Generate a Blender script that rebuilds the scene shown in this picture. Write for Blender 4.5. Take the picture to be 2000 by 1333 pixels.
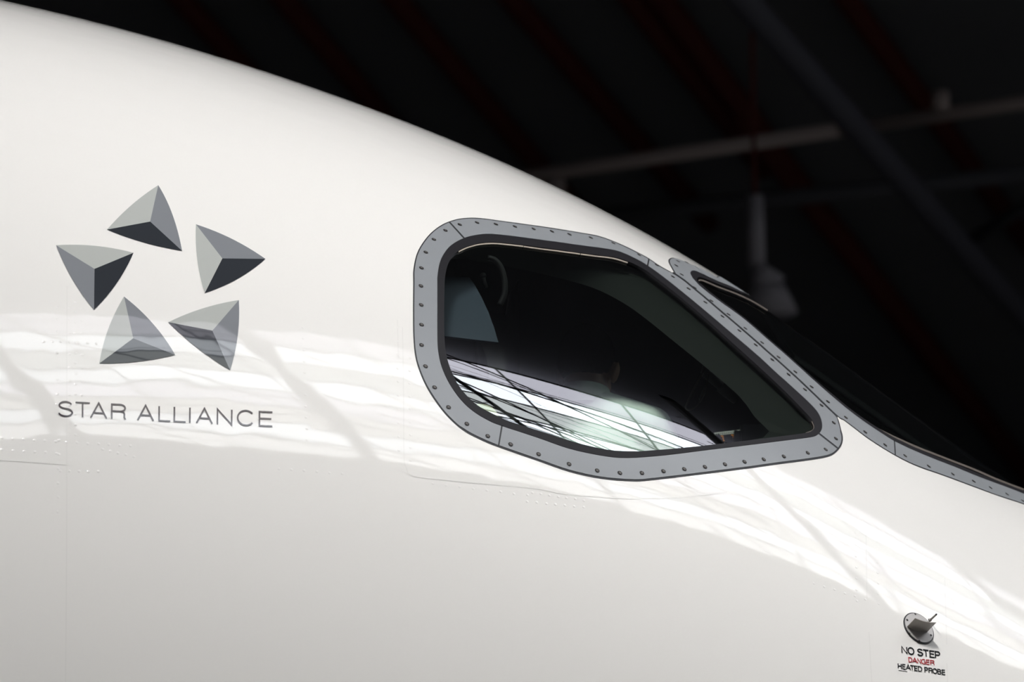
import bpy, bmesh, math, random
import numpy as np
from mathutils import Vector, Matrix, Quaternion
from mathutils.geometry import delaunay_2d_cdt
random.seed(7)
R = math.radians
S = bpy.context.scene
COL = S.collection
for o in list(bpy.data.objects):
    bpy.data.objects.remove(o)

# ------------------------------------------------------------------ camera
IW, IH = 2000.0, 1333.0
PITCH = R(18.0)
FPX = 8778.0
CAM = np.array([0.0, -13.5, 1.7])
FW = np.array([0, math.cos(PITCH), math.sin(PITCH)])
UP = np.array([0, -math.sin(PITCH), math.cos(PITCH)])
cd = bpy.data.cameras.new('camera')
cam = bpy.data.objects.new('camera', cd)
COL.objects.link(cam)
cam.location = CAM
cam.rotation_euler = (math.pi / 2 + PITCH, 0, 0)
cd.sensor_width = 36.0
cd.lens = FPX * 36.0 / IW
cd.clip_end = 400
cd.dof.use_dof = True
cd.dof.focus_distance = 12.15
cd.dof.aperture_fstop = 4.0
S.camera = cam
# ------------------------------------------------------------------ world, exposure
wd = bpy.data.worlds.new('world')
S.world = wd
wd.use_nodes = True
wd.node_tree.nodes['Background'].inputs[0].default_value = (0.5, 0.52, 0.6, 1)
wd.node_tree.nodes['Background'].inputs[1].default_value = 0.01
S.view_settings.view_transform = 'Standard'
S.view_settings.look = 'None'
S.view_settings.exposure = 0.28
S.view_settings.gamma = 1.0
S.view_settings.use_curve_mapping = False
SKY_L = 4.0           # radiance of the daylit roof-light panes
# high-bay floodlight bank under the roof behind the photographer: the compact source that throws the probe's shadow
kd = bpy.data.lights.new('floodlight_bank_offscreen', 'AREA'); kd.shape = 'RECTANGLE'; kd.size = 3.2; kd.size_y = 2.2; kd.energy = 226; kd.spread = R(50); kd.color = (1.0, 0.975, 0.955)
key = bpy.data.objects.new('floodlight_bank_offscreen', kd); COL.objects.link(key); key.location = (-1.8, -12.5, 19.6)
key.rotation_euler = (Vector((1.7, -1.7, 6.1)) - Vector((-1.8, -12.5, 19.6))).to_track_quat('-Z', 'Y').to_euler()

# ------------------------------------------------------------------ materials
MATS = {}
def mat(name, col, rough=0.5, metal=0.0, ior=1.5, emit=None, estr=0.0, var=0.0, vscale=20.0, bump=None, spec=0.5, coat=0.0):
    if name in MATS: return MATS[name]
    m = bpy.data.materials.new(name); m.use_nodes = True
    nt = m.node_tree; b = nt.nodes['Principled BSDF']
    b.inputs['Base Color'].default_value = (*col, 1)
    b.inputs['Roughness'].default_value = rough
    b.inputs['Metallic'].default_value = metal
    b.inputs['IOR'].default_value = ior
    b.inputs['Specular IOR Level'].default_value = spec
    b.inputs['Coat Weight'].default_value = coat
    b.inputs['Coat Roughness'].default_value = 0.02
    tc = nt.nodes.new('ShaderNodeTexCoord')
    if emit:
        b.inputs['Emission Color'].default_value = (*emit, 1)
        b.inputs['Emission Strength'].default_value = estr
    if var > 0:
        nz = nt.nodes.new('ShaderNodeTexNoise'); nz.inputs['Scale'].default_value = vscale; nz.inputs['Detail'].default_value = 4
        nt.links.new(tc.outputs['Object'], nz.inputs['Vector'])
        mx = nt.nodes.new('ShaderNodeMix'); mx.data_type = 'RGBA'
        mx.inputs['A'].default_value = (*[c * (1 - var) for c in col], 1)
        mx.inputs['B'].default_value = (*[min(1, c * (1 + var)) for c in col], 1)
        nt.links.new(nz.outputs['Fac'], mx.inputs['Factor'])
        nt.links.new(mx.outputs['Result'], b.inputs['Base Color'])
    if bump:
        prev = None
        for (sc, dist, det) in bump:
            nz = nt.nodes.new('ShaderNodeTexNoise'); nz.inputs['Scale'].default_value = sc; nz.inputs['Detail'].default_value = det
            nt.links.new(tc.outputs['Object'], nz.inputs['Vector'])
            bp = nt.nodes.new('ShaderNodeBump'); bp.inputs['Strength'].default_value = 1.0; bp.inputs['Distance'].default_value = dist
            nt.links.new(nz.outputs['Fac'], bp.inputs['Height'])
            if prev: nt.links.new(prev.outputs['Normal'], bp.inputs['Normal'])
            prev = bp
        nt.links.new(prev.outputs['Normal'], b.inputs['Normal'])
    MATS[name] = m
    return m
def srgb(r, g, b):
    f = lambda c: (c / 255 / 12.92) if c / 255 <= 0.04045 else ((c / 255 + 0.055) / 1.055) ** 2.4
    return (f(r), f(g), f(b))
def glass_mat(name, tint, f0, bump):
    """laminated pane: tinted see-through sheet with a Schlick reflection of normal reflectance f0"""
    m = bpy.data.materials.new(name); m.use_nodes = True; nt = m.node_tree
    nt.nodes.clear()
    out = nt.nodes.new('ShaderNodeOutputMaterial'); mx = nt.nodes.new('ShaderNodeMixShader')
    tr = nt.nodes.new('ShaderNodeBsdfTransparent'); gl = nt.nodes.new('ShaderNodeBsdfGlossy'); lw = nt.nodes.new('ShaderNodeLayerWeight'); pw = nt.nodes.new('ShaderNodeMath'); fr = nt.nodes.new('ShaderNodeMath')
    tr.inputs[0].default_value = (*tint, 1); gl.inputs['Roughness'].default_value = 0.0; lw.inputs['Blend'].default_value = 0.5; pw.operation = 'POWER'; pw.inputs[1].default_value = 5.0; fr.operation = 'MULTIPLY_ADD'; fr.inputs[1].default_value = 1 - f0; fr.inputs[2].default_value = f0
    nt.links.new(lw.outputs['Facing'], pw.inputs[0]); nt.links.new(pw.outputs[0], fr.inputs[0])
    gl.inputs['Color'].default_value = (0.95, 0.97, 1.0, 1)
    tc = nt.nodes.new('ShaderNodeTexCoord'); nz = nt.nodes.new('ShaderNodeTexNoise'); bp = nt.nodes.new('ShaderNodeBump')
    nz.inputs['Scale'].default_value = 2.2; nz.inputs['Detail'].default_value = 0; bp.inputs['Distance'].default_value = bump
    nt.links.new(tc.outputs['Object'], nz.inputs[0]); nt.links.new(nz.outputs['Fac'], bp.inputs['Height'])
    nt.links.new(bp.outputs[0], gl.inputs['Normal'])
    nt.links.new(fr.outputs[0], mx.inputs[0]); nt.links.new(tr.outputs[0], mx.inputs[1]); nt.links.new(gl.outputs[0], mx.inputs[2])
    nt.links.new(mx.outputs[0], out.inputs[0])
    MATS[name] = m
    return m
SKINBUMP = [(2.6, 0.0022, 0.0), (9.0, 0.0006, 1.0)]
M_WHITE = mat('white_gloss_paint', srgb(241, 239, 235), 0.035, bump=SKINBUMP)
M_FRAME = mat('grey_frame_metal', (0.27, 0.285, 0.30), 0.34, var=0.05, vscale=9)
M_SEALANT = mat('dark_sealant', (0.018, 0.019, 0.022), 0.5)
M_RUBBER = mat('black_rubber', (0.014, 0.0132, 0.0158), 0.5, spec=0.2)
M_GLASS = glass_mat('window_glass', (0.90, 0.97, 0.92), 0.20, 0.0010)
M_GLASSF = glass_mat('windshield_glass', (0.45, 0.52, 0.48), 0.06, 0.0008)
M_LIGHTG = mat('emblem_light_grey', srgb(183, 186, 182), 0.035, bump=SKINBUMP)
M_MIDG = mat('emblem_mid_grey', srgb(133, 136, 141), 0.035, bump=SKINBUMP)
M_DARKG = mat('emblem_dark_grey', srgb(52, 55, 60), 0.035, bump=SKINBUMP)
M_INK = mat('lettering_ink', srgb(62, 52, 58), 0.05)
M_BLACK = mat('black_ink', srgb(38, 40, 42), 0.08)
M_RED = mat('red_ink', srgb(168, 52, 60), 0.08)
M_SCREW = mat('screw_head', (0.20, 0.18, 0.165), 0.4, 0.3)
M_SLOT = mat('screw_slot', (0.012, 0.011, 0.011), 0.6)
M_METAL = mat('probe_metal', (0.50, 0.48, 0.47), 0.4, 0.2, var=0.08, vscale=60)
M_VANE = mat('vane_metal', (0.34, 0.32, 0.29), 0.45, 0.2, var=0.1, vscale=50)
M_BEIGE = mat('beige_retainer', (0.42, 0.37, 0.31), 0.4)
M_TAUPE = mat('taupe_retainer', (0.12, 0.10, 0.085), 0.5)
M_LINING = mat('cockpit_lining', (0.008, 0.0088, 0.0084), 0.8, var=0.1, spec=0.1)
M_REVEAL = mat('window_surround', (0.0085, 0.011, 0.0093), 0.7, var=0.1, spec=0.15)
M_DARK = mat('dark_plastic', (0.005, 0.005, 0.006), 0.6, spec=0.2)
M_DGREY = mat('dark_grey_plastic', (0.03, 0.031, 0.033), 0.5)
M_SLATE = mat('panel_slate', (0.040, 0.052, 0.072), 0.6, spec=0.2)
M_SHIRT = mat('shirt_cotton', (0.70, 0.81, 0.74), 0.8, var=0.04, vscale=35, bump=[(18, 0.006, 2.0)])
M_SKINH = mat('skin', (0.30, 0.155, 0.10), 0.6, var=0.08, vscale=30, spec=0.25)
M_HAIR = mat('black_hair', (0.0022, 0.002, 0.002), 0.95, spec=0.0, bump=[(180, 0.002, 2)])
M_TROUSER = mat('trouser_cloth', (0.015, 0.016, 0.022), 0.8)
M_SEATF = mat('seat_fabric', (0.03, 0.03, 0.035), 0.85)
M_CARD = mat('pale_card', (0.55, 0.57, 0.40), 0.6)

# ------------------------------------------------------------------ helpers
def link(o, parent=None):
    COL.objects.link(o)
    if parent is not None: o.parent = parent
    return o
def tag(o, label=None, cat=None, group=None, kind=None):
    if label: o['label'] = label
    if cat: o['category'] = cat
    if group: o['group'] = group
    if kind: o['kind'] = kind
    return o
def empty(name, loc=(0, 0, 0)):
    o = bpy.data.objects.new(name, None); COL.objects.link(o); o.location = loc; o.empty_display_size = 0.2
    return o
def child_of(o, parent):
    """parent keeping world placement (parents here have identity rotation)"""
    o.parent = parent
    bpy.context.view_layer.update()
    o.matrix_parent_inverse = parent.matrix_world.inverted()
    return o
def mesh_obj(name, v, f, mats, parent=None, nrm=None, mi=None, smooth=True):
    me = bpy.data.meshes.new(name)
    me.from_pydata([tuple(map(float, a)) for a in v], [], [tuple(map(int, a)) for a in f])
    for m in (mats if isinstance(mats, (list, tuple)) else [mats]): me.materials.append(m)
    if mi is not None: me.polygons.foreach_set('material_index', np.asarray(mi, dtype=np.int32))
    if smooth: me.polygons.foreach_set('use_smooth', np.ones(len(me.polygons), dtype=bool))
    if nrm is not None: me.normals_split_custom_set_from_vertices([tuple(map(float, a)) for a in nrm])
    me.update()
    o = bpy.data.objects.new(name, me)
    COL.objects.link(o)
    if parent is not None: child_of(o, parent)
    return o
def bm_obj(name, bm, m, parent=None, smooth=False):
    bmesh.ops.recalc_face_normals(bm, faces=bm.faces[:])
    me = bpy.data.meshes.new(name); bm.to_mesh(me); bm.free()
    for q in (m if isinstance(m, (list, tuple)) else [m]): me.materials.append(q)
    if smooth:
        for p in me.polygons: p.use_smooth = True
    o = bpy.data.objects.new(name, me); COL.objects.link(o)
    if parent is not None: child_of(o, parent)
    return o
def bm_box(bm, c, d, rot=None):
    r = bmesh.ops.create_cube(bm, size=1.0)
    M = Matrix.Translation(Vector(c)) @ (rot.to_4x4() if rot is not None else Matrix()) @ Matrix.Diagonal((*d, 1))
    bmesh.ops.transform(bm, matrix=M, verts=r['verts'])
    return r['verts']
def bm_cyl(bm, a, b, r1, r2=None, seg=16):
    a, b = Vector(a), Vector(b); d = b - a
    r = bmesh.ops.create_cone(bm, cap_ends=True, segments=seg, radius1=r1, radius2=r1 if r2 is None else r2, depth=d.length)
    q = Vector((0, 0, 1)).rotation_difference(d.normalized())
    bmesh.ops.transform(bm, matrix=Matrix.Translation((a + b) / 2) @ q.to_matrix().to_4x4(), verts=r['verts'])
    return r['verts']
def bm_ball(bm, c, r, rot=None, u=20, v=14):
    q = bmesh.ops.create_uvsphere(bm, u_segments=u, v_segments=v, radius=1.0)
    rr = r if isinstance(r, (tuple, list)) else (r, r, r)
    M = Matrix.Translation(Vector(c)) @ (rot.to_4x4() if rot is not None else Matrix()) @ Matrix.Diagonal((*rr, 1))
    bmesh.ops.transform(bm, matrix=M, verts=q['verts'])
def bm_capsule(bm, a, b, r1, r2):
    a, b = Vector(a), Vector(b)
    n = max(2, int((b - a).length / (0.35 * min(r1, r2))) + 1)
    bm_cyl(bm, a, b, r1, r2, 18)
    bm_ball(bm, a, r1, u=18, v=12); bm_ball(bm, b, r2, u=18, v=12)
def bm_tube(bm, pts, r, seg=8):
    """one swept tube along a polyline, ends capped"""
    P = [Vector(p) for p in pts]; rings = []
    up = None
    for i, p in enumerate(P):
        t = (P[min(i + 1, len(P) - 1)] - P[max(i - 1, 0)]).normalized()
        if up is None: up = t.orthogonal().normalized()
        up = (up - t * up.dot(t)).normalized(); sd = t.cross(up)
        rings.append([bm.verts.new(p + up * math.cos(2 * math.pi * k / seg) * r + sd * math.sin(2 * math.pi * k / seg) * r) for k in range(seg)])
    for a, b in zip(rings, rings[1:]):
        for k in range(seg): bm.faces.new((a[k], a[(k + 1) % seg], b[(k + 1) % seg], b[k]))
    bm.faces.new(rings[0][::-1]); bm.faces.new(rings[-1])
def remeshed(name, bm, vox, m, parent=None, smooth_it=4):
    me = bpy.data.meshes.new(name); bm.to_mesh(me); bm.free()
    o = bpy.data.objects.new(name, me); COL.objects.link(o)
    md = o.modifiers.new('r', 'REMESH'); md.mode = 'VOXEL'; md.voxel_size = vox
    sm = o.modifiers.new('s', 'SMOOTH'); sm.factor = 0.5; sm.iterations = smooth_it
    bpy.context.view_layer.update()
    dg = bpy.context.evaluated_depsgraph_get()
    nm = bpy.data.meshes.new_from_object(o.evaluated_get(dg))
    o.modifiers.clear(); o.data = nm; nm.name = name; bpy.data.meshes.remove(me)
    nm.materials.clear()
    nm.materials.append(m)
    nm.polygons.foreach_set('use_smooth', np.ones(len(nm.polygons), dtype=bool))
    if parent is not None: child_of(o, parent)
    return o

# ------------------------------------------------------------------ fuselage surface (analytic)
XT, LN, WM = 2.75, 7.0, 2.98
ZP = np.array([0.004559519906612433, 0.0120461731493838, -0.002547204512186423, -0.032490304432056284, -0.05053916818828001, -0.0950156770737988, 4.195067365217103])
def wf(x):
    t = np.clip((np.asarray(x, float) - (XT - LN)) / LN, 0, 0.99995); return WM * np.sqrt(1 - t * t)
def hf(x):
    t = np.clip((np.asarray(x, float) + 2) / 4.5, 0, 1); return wf(x) * (1 - 0.10 * t * t)
DZ0 = float(np.polyval(np.polyder(ZP), -1.75)); DZ1 = 0.0
def zf(x):
    x = np.asarray(x, float); xc = np.clip(x, -1.75, 1.75)
    return np.polyval(ZP, xc) + np.where(x < -1.75, DZ0 * np.maximum(x + 1.75, -1.5), 0.0) + np.where(x > 1.75, DZ1 * (x - 1.75), 0.0)
def surf0(x, t):
    return np.stack([np.asarray(x, float), -wf(x) * np.cos(t), zf(x) + hf(x) * np.sin(t)], -1)
def Gf(p, off=0.0):
    x = p[..., 0]; return (p[..., 1] / (wf(x) + off)) ** 2 + ((p[..., 2] - zf(x)) / (hf(x) + off)) ** 2 - 1
def nrm(p):
    e = 2e-4
    g = np.stack([(Gf(p + e * v) - Gf(p - e * v)) for v in np.eye(3)], -1)
    return g / np.linalg.norm(g, axis=-1, keepdims=True)
def surf(x, t, off=0.0):
    p = surf0(x, t); n = nrm(p); return p + n * off, n
def rays(px, py):
    d = FW + np.multiply.outer((np.asarray(px, float) - IW / 2) / FPX, np.array([1., 0, 0])) + np.multiply.outer((IH / 2 - np.asarray(py, float)) / FPX, UP)
    return d / np.linalg.norm(d, axis=-1, keepdims=True)
def hit(px, py, off=0.0):
    """first point of the fuselage surface (grown by off) seen in the photo's pixel"""
    px = np.asarray(px, float).copy(); py = np.asarray(py, float).copy()
    ts = np.linspace(10.0, 15.4, 500)
    for k in range(40):
        d = rays(px, py)
        g = Gf(CAM + ts[None, :, None] * d[:, None, :], off)
        ok = (g < 0).any(1)
        if ok.all(): break
        py[~ok] += 0.6
    i = np.argmax(g < 0, axis=1)
    a = ts[np.maximum(i - 1, 0)].copy(); b = ts[i].copy()
    for _ in range(30):
        m = (a + b) / 2; inside = Gf(CAM + m[:, None] * d, off) < 0
        b = np.where(inside, m, b); a = np.where(inside, a, m)
    return CAM + a[:, None] * d
def to_xt(pts, off=0.0):
    """pixels -> (x, theta)"""
    q = np.asarray(pts, float); p = hit(q[:, 0], q[:, 1], off)
    t = np.arctan2((p[:, 2] - zf(p[:, 0])) / (hf(p[:, 0]) + off), -p[:, 1] / (wf(p[:, 0]) + off))
    return np.stack([p[:, 0], t], -1)
def at(px, py, y):
    d = rays([px], [py])[0]; return CAM + d * ((y - CAM[1]) / d[1])
TS = 2.1   # metres per radian, roughly, for triangulating in (x, theta)
def catmull(pts, sub=5, closed=True):
    P = np.asarray(pts, float); n = len(P); out = []
    rng = range(n) if closed else range(n - 1)
    for i in rng:
        g = (lambda k: P[k % n]) if closed else (lambda k: P[min(max(k, 0), n - 1)])
        p0, p1, p2, p3 = g(i - 1), g(i), g(i + 1), g(i + 2)
        for s in range(sub):
            t = s / sub
            out.append(0.5 * (2 * p1 + (p2 - p0) * t + (2 * p0 - 5 * p1 + 4 * p2 - p3) * t * t + (3 * p1 - p0 - 3 * p2 + p3) * t ** 3))
    if not closed: out.append(P[-1])
    return np.array(out)
def inpoly(pts, poly):
    x, y = pts[:, 0][:, None], pts[:, 1][:, None]
    a = poly; b = np.roll(poly, -1, 0)
    c = (a[:, 1] > y) != (b[:, 1] > y)
    with np.errstate(divide='ignore', invalid='ignore'):
        xi = (b[:, 0] - a[:, 0]) * (y - a[:, 1]) / (b[:, 1] - a[:, 1]) + a[:, 0]
    return (np.sum(c & (x < xi), axis=1) % 2) == 1
def segdist(pts, poly, closed=True):
    a = poly if closed else poly[:-1]; b = np.roll(poly, -1, 0) if closed else poly[1:]
    d = b - a; L2 = np.maximum((d ** 2).sum(1), 1e-18)
    t = np.clip(((pts[:, None, :] - a) * d).sum(2) / L2, 0, 1)
    return np.sqrt((((a + t[..., None] * d) - pts[:, None, :]) ** 2).sum(2)).min(1)
def tri(outer, holes, step, grid=None):
    """triangulate a loop with holes (metric uv); returns uv, faces"""
    loops = [np.asarray(outer, float)] + [np.asarray(h, float) for h in holes]
    if grid is None:
        lo, hi = loops[0].min(0), loops[0].max(0)
        gx = np.arange(lo[0] + step / 2, hi[0], step); gy = np.arange(lo[1] + step / 2, hi[1], step)
        grid = np.stack(np.meshgrid(gx, gy), -1).reshape(-1, 2)
    if len(grid):
        k = inpoly(grid, loops[0])
        for h in loops[1:]: k &= ~inpoly(grid, h)
        grid = grid[k]
    if len(grid):
        dmin = np.full(len(grid), 1e9)
        for l in loops: dmin = np.minimum(dmin, segdist(grid, l))
        grid = grid[dmin > step * 0.35]
    V = []; E = []
    for l in loops:
        b = len(V); V += l.tolist(); E += [(b + i, b + (i + 1) % len(l)) for i in range(len(l))]
    V += grid.tolist()
    r = delaunay_2d_cdt([Vector(v) for v in V], E, [], 0, 1e-7)
    uv = np.array([(v.x, v.y) for v in r[0]]); F = np.array([tuple(f) for f in r[2]])
    c = uv[F].mean(1); k = inpoly(c, loops[0])
    for h in loops[1:]: k &= ~inpoly(c, h)
    return uv, F[k]
def patch_data(outer_xt, holes_xt=(), step=0.03, off=0.001, off0=None, grid=None):
    """piece of sheet lying on the fuselage surface at height off, edges reaching down to off0"""
    sc = np.array([1.0, TS])
    uv, F = tri(np.asarray(outer_xt) * sc, [np.asarray(h) * sc for h in holes_xt], step, grid)
    xt = uv / sc
    p, n = surf(xt[:, 0], xt[:, 1], off)
    # orient
    a, b, c = p[F[:, 0]], p[F[:, 1]], p[F[:, 2]]
    fl = (np.cross(b - a, c - a) * n[F[:, 0]]).sum(1) < 0
    F[fl] = F[fl][:, ::-1]
    V = p.tolist(); N = n.tolist(); FF = [tuple(f) for f in F]
    if off0 is not None:
        cnt = {}
        for f in F:
            for i in range(3):
                e = (int(f[i]), int(f[(i + 1) % 3])); cnt[e] = 1
        for e in list(cnt):
            if (e[1], e[0]) in cnt: continue
            i, j = e
            pi, pj = p[i], p[j]; ni, nj = n[i], n[j]
            o = np.cross(pj - pi, ni); o /= (np.linalg.norm(o) + 1e-12)
            k = len(V)
            V += [pi.tolist(), pj.tolist(), (pj - nj * (off - off0)).tolist(), (pi - ni * (off - off0)).tolist()]
            N += [o.tolist()] * 4
            FF.append((k + 1, k, k + 3, k + 2))
    return V, FF, N
def patch(name, outer_xt, mat_, parent, holes=(), step=0.03, off=0.001, off0=None, grid=None):
    V, F, N = patch_data(outer_xt, holes, step, off, off0, grid)
    return mesh_obj(name, V, F, mat_, parent, N)
def inset(loop, d):
    """move a closed pixel loop inwards by d (array or number)"""
    P = np.asarray(loop, float)
    t = np.roll(P, -1, 0) - np.roll(P, 1, 0); t /= (np.linalg.norm(t, axis=1, keepdims=True) + 1e-9)
    nn = np.stack([-t[:, 1], t[:, 0]], -1)
    area = 0.5 * np.sum(P[:, 0] * np.roll(P[:, 1], -1) - np.roll(P[:, 0], -1) * P[:, 1])
    if area < 0: nn = -nn
    return P + nn * np.reshape(d * np.ones(len(P)), (-1, 1))
def ribbon(pts, w):
    P = np.asarray(pts, float); t = np.gradient(P, axis=0); t /= np.linalg.norm(t, axis=1, keepdims=True)
    nn = np.stack([-t[:, 1], t[:, 0]], -1) * w / 2
    return np.concatenate([P + nn, (P - nn)[::-1]])

# ------------------------------------------------------------------ traced outlines (pixels of the photograph)
SIDE_OUT = [(807, 553), (807.3, 527), (813, 499), (823.5, 478), (841, 456), (864, 439), (890, 429.3), (915, 426), (940, 426.8), (984, 432.7), (1035, 439.5), (1086, 447), (1137, 455.4), (1173, 462.5), (1213, 477.8), (1252, 497), (1268, 506), (1289, 520), (1313, 533.5), (1336, 549), (1354.5, 564.4), (1377, 583), (1400.4, 603.3), (1425, 624), (1450.5, 645.8), (1475, 667), (1500.6, 689.7), (1525, 711.5), (1550.7, 734.8), (1575, 757.5), (1600.8, 782.4), (1620, 801), (1635, 816), (1642.5, 840), (1646, 855), (1644, 869), (1635, 882), (1620, 892), (1585, 899), (1510, 909), (1460, 916), (1385, 925.5), (1310, 934.5), (1270, 939), (1237, 941), (1175, 936), (1112, 922.5), (1050, 901), (972.5, 874), (940, 860.5), (910, 845), (885, 825.5), (860, 798), (835, 760.5), (820, 728), (811, 697), (807.3, 660), (806.5, 610)]
SIDE_IN = [(854.5, 558), (854.8, 540), (859, 515), (868, 495.7), (882, 480), (906, 467), (933, 460.5), (958, 459), (996, 462.5), (1035, 467.6), (1086, 474.5), (1137, 481.6), (1185, 488), (1213, 494.6), (1246, 509.7), (1264, 520.5), (1289, 538), (1327.6, 568.4), (1378.6, 610.5), (1429.6, 654), (1480.6, 697.5), (1510, 725), (1560, 770), (1587, 796), (1599, 812), (1604, 827), (1603.5, 840), (1596, 850), (1582, 855), (1535, 861), (1460, 870.5), (1385, 879.5), (1300, 890), (1225, 895.5), (1175, 891), (1112, 877.5), (1050, 856), (980, 833), (955, 823), (925, 805), (900, 782), (877.5, 750), (862.5, 717), (855.8, 685), (854.5, 652), (854.5, 600)]
SIDE_GLASS = [(867.5, 575), (868.5, 545), (873, 522), (882, 503), (898, 489), (922, 479.6), (945, 475.3), (971, 474.7), (1022, 480), (1086, 488.8), (1162, 499), (1198, 503.5), (1226, 512), (1256, 526.5), (1284, 546.7), (1327.6, 581), (1378.6, 624.5), (1429.6, 671), (1480.6, 717), (1531.6, 765), (1572, 806.5), (1585, 821.5), (1590, 834), (1586, 842), (1572, 847.5), (1510, 855.5), (1410, 868), (1335, 876), (1275, 881), (1237, 883), (1187, 880), (1125, 866), (1075, 850), (995, 824.5), (960, 808.5), (932, 793), (910, 773), (892, 749), (877.5, 717), (870, 687), (867.5, 655), (867, 615)]
SIDE_HOLE = [(866, 600), (868, 560), (874, 530), (890, 512), (918, 508), (958, 515), (1030, 528), (1096, 543), (1178, 566), (1239, 596), (1285, 628), (1340, 672), (1380, 704), (1420, 737), (1472, 782), (1500, 820), (1522, 842), (1530, 853), (1510, 862), (1410, 875), (1335, 884), (1237, 890), (1187, 887), (1125, 873), (1075, 857), (995, 832), (955, 812), (928, 796), (905, 776), (886, 750), (872, 717), (865, 687), (862, 655)]
SIDE_SPLIT = [((875, 438), (906, 467)), ((1267, 505.5), (1262.5, 519.5)), ((1636, 880), (1598, 849)), ((972.5, 873.5), (981, 834))]
Z3 = lambda l: [(780 + a / 3.92, 400 + b / 3.92) for a, b in l]
Z5 = lambda l: [(1200 + a / 3.92, 460 + b / 3.92) for a, b in l]
Z6 = lambda l: [(1260 + a / 4, 680 + b / 4) for a, b in l]
Z4 = lambda l: [(800 + a / 4, 640 + b / 4) for a, b in l]
Z7 = lambda l: [(1600 + a / 4.9375, 740 + b / 4.9375) for a, b in l]
Z1 = lambda l: [(80 + a / 3.332, 340 + b / 3.332) for a, b in l]
ZP8 = lambda l: [(1680 + a / 8.179, 1170 + b / 8.179) for a, b in l]
SIDE_SCREWS = Z3([(460, 158), (592, 143), (737, 155), (882, 173), (1026, 191), (1165, 210), (1300, 233), (1464, 259), (1635, 300), (1832, 390), (350, 203), (262, 272), (200, 370), (167, 490), (163, 627), (165, 773), (168, 925), (168, 1080), (198, 1243)]) + \
    Z5([(322, 233), (445, 322), (565, 413), (693, 518), (824, 626), (953, 735), (1078, 844), (1205, 957), (1330, 1070), (1455, 1186), (1582, 1307)]) + \
    Z6([(1470, 590), (1487, 714), (1407, 799), (1267, 825), (1080, 853), (923, 876), (773, 895), (620, 914), (464, 935), (303, 952), (140, 968)]) + \
    Z4([(193, 473), (302, 628), (445, 758), (608, 854), (787, 918), (1005, 995), (1243, 1072), (1463, 1123), (1640, 1142), (1812, 1142)])
# windshield: visible part traced, the part over the crown given on the surface
WS_FIX = lambda l: [(a, b + float(np.interp(a, [1330, 1360, 1390, 1414, 1437, 1467, 1500], [0.2, 0.3, 1.4, 1.1, 0.2, -0.6, -0.4])) + 1.2) for a, b in l]
WS_OUT_A = WS_FIX([(1320, 536.8), (1312.5, 524), (1307, 514), (1305.4, 507.5), (1308.5, 504), (1314, 502.8), (1324, 504.8), (1336, 509.6), (1349, 516), (1360, 519.8), (1378, 528.2), (1390, 534.5), (1399, 540)])
WS_OUT_B = [(2000, 986), (1954, 971), (1904, 952.7), (1843, 930), (1792, 912), (1749, 891), (1701, 861.5), (1666.8, 836), (1647.6, 821.5), (1641, 818.5), (1621, 800.3), (1601.5, 781.7), (1575.7, 756.8), (1551.4, 734), (1525.7, 710.8), (1501.3, 689), (1475.7, 666.3), (1451.2, 645.1), (1425.7, 623.3), (1401, 602.6), (1377.7, 582.3), (1355, 563.7), (1337, 549)]
WS_IN_A = WS_FIX([(1352.7, 542.7), (1348.6, 534), (1350.4, 530), (1357, 528.8), (1372, 534.2), (1384, 539.6), (1405, 549.2), (1430, 560), (1445, 568)])
WS_IN_B = [(2000, 966), (1985, 960), (1944, 944.6), (1904, 929.4), (1863, 912.5), (1823, 897), (1782, 879.7), (1746, 862.5), (1721, 847), (1691, 827), (1660.8, 804.8), (1630, 779.5), (1600, 753.5), (1565, 722), (1531.6, 692), (1494, 659.5), (1451, 622.5), (1408, 591.5), (1380, 570.5), (1365.5, 558.4)]
WS_GL_A = WS_FIX([(1364, 551), (1361, 545.5), (1363, 541), (1370, 541), (1384, 545.5), (1405, 554), (1430, 564), (1447, 571.5)])
WS_GL_B = [(2000, 960), (1985, 954), (1944, 938.5), (1904, 923), (1863, 906), (1823, 890.5), (1784, 873.5), (1748, 856.5), (1722, 841.5), (1692, 822), (1662, 800.5), (1632, 776), (1601, 750), (1567, 720), (1533.5, 690), (1496, 657.5), (1453, 620.5), (1410, 589), (1383, 568), (1370, 556)]
WS_SPLIT = [((1749, 890.5), (1746.5, 863)), ((1349, 516.2), (1372, 534.2))]
WS_SCREWS = Z7([(253, 380), (440, 520), (632, 645), (825, 750), (1053, 850), (1284, 926), (1487, 996), (1648, 1058), (1808, 1120), (1960, 1185)]) + \
    Z5([(485, 203), (470, 235), (550, 212), (513, 305), (612, 405), (740, 505), (871, 610), (1000, 717), (1128, 826), (1254, 937), (1382, 1050), (1507, 1165), (1632, 1278)])

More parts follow.
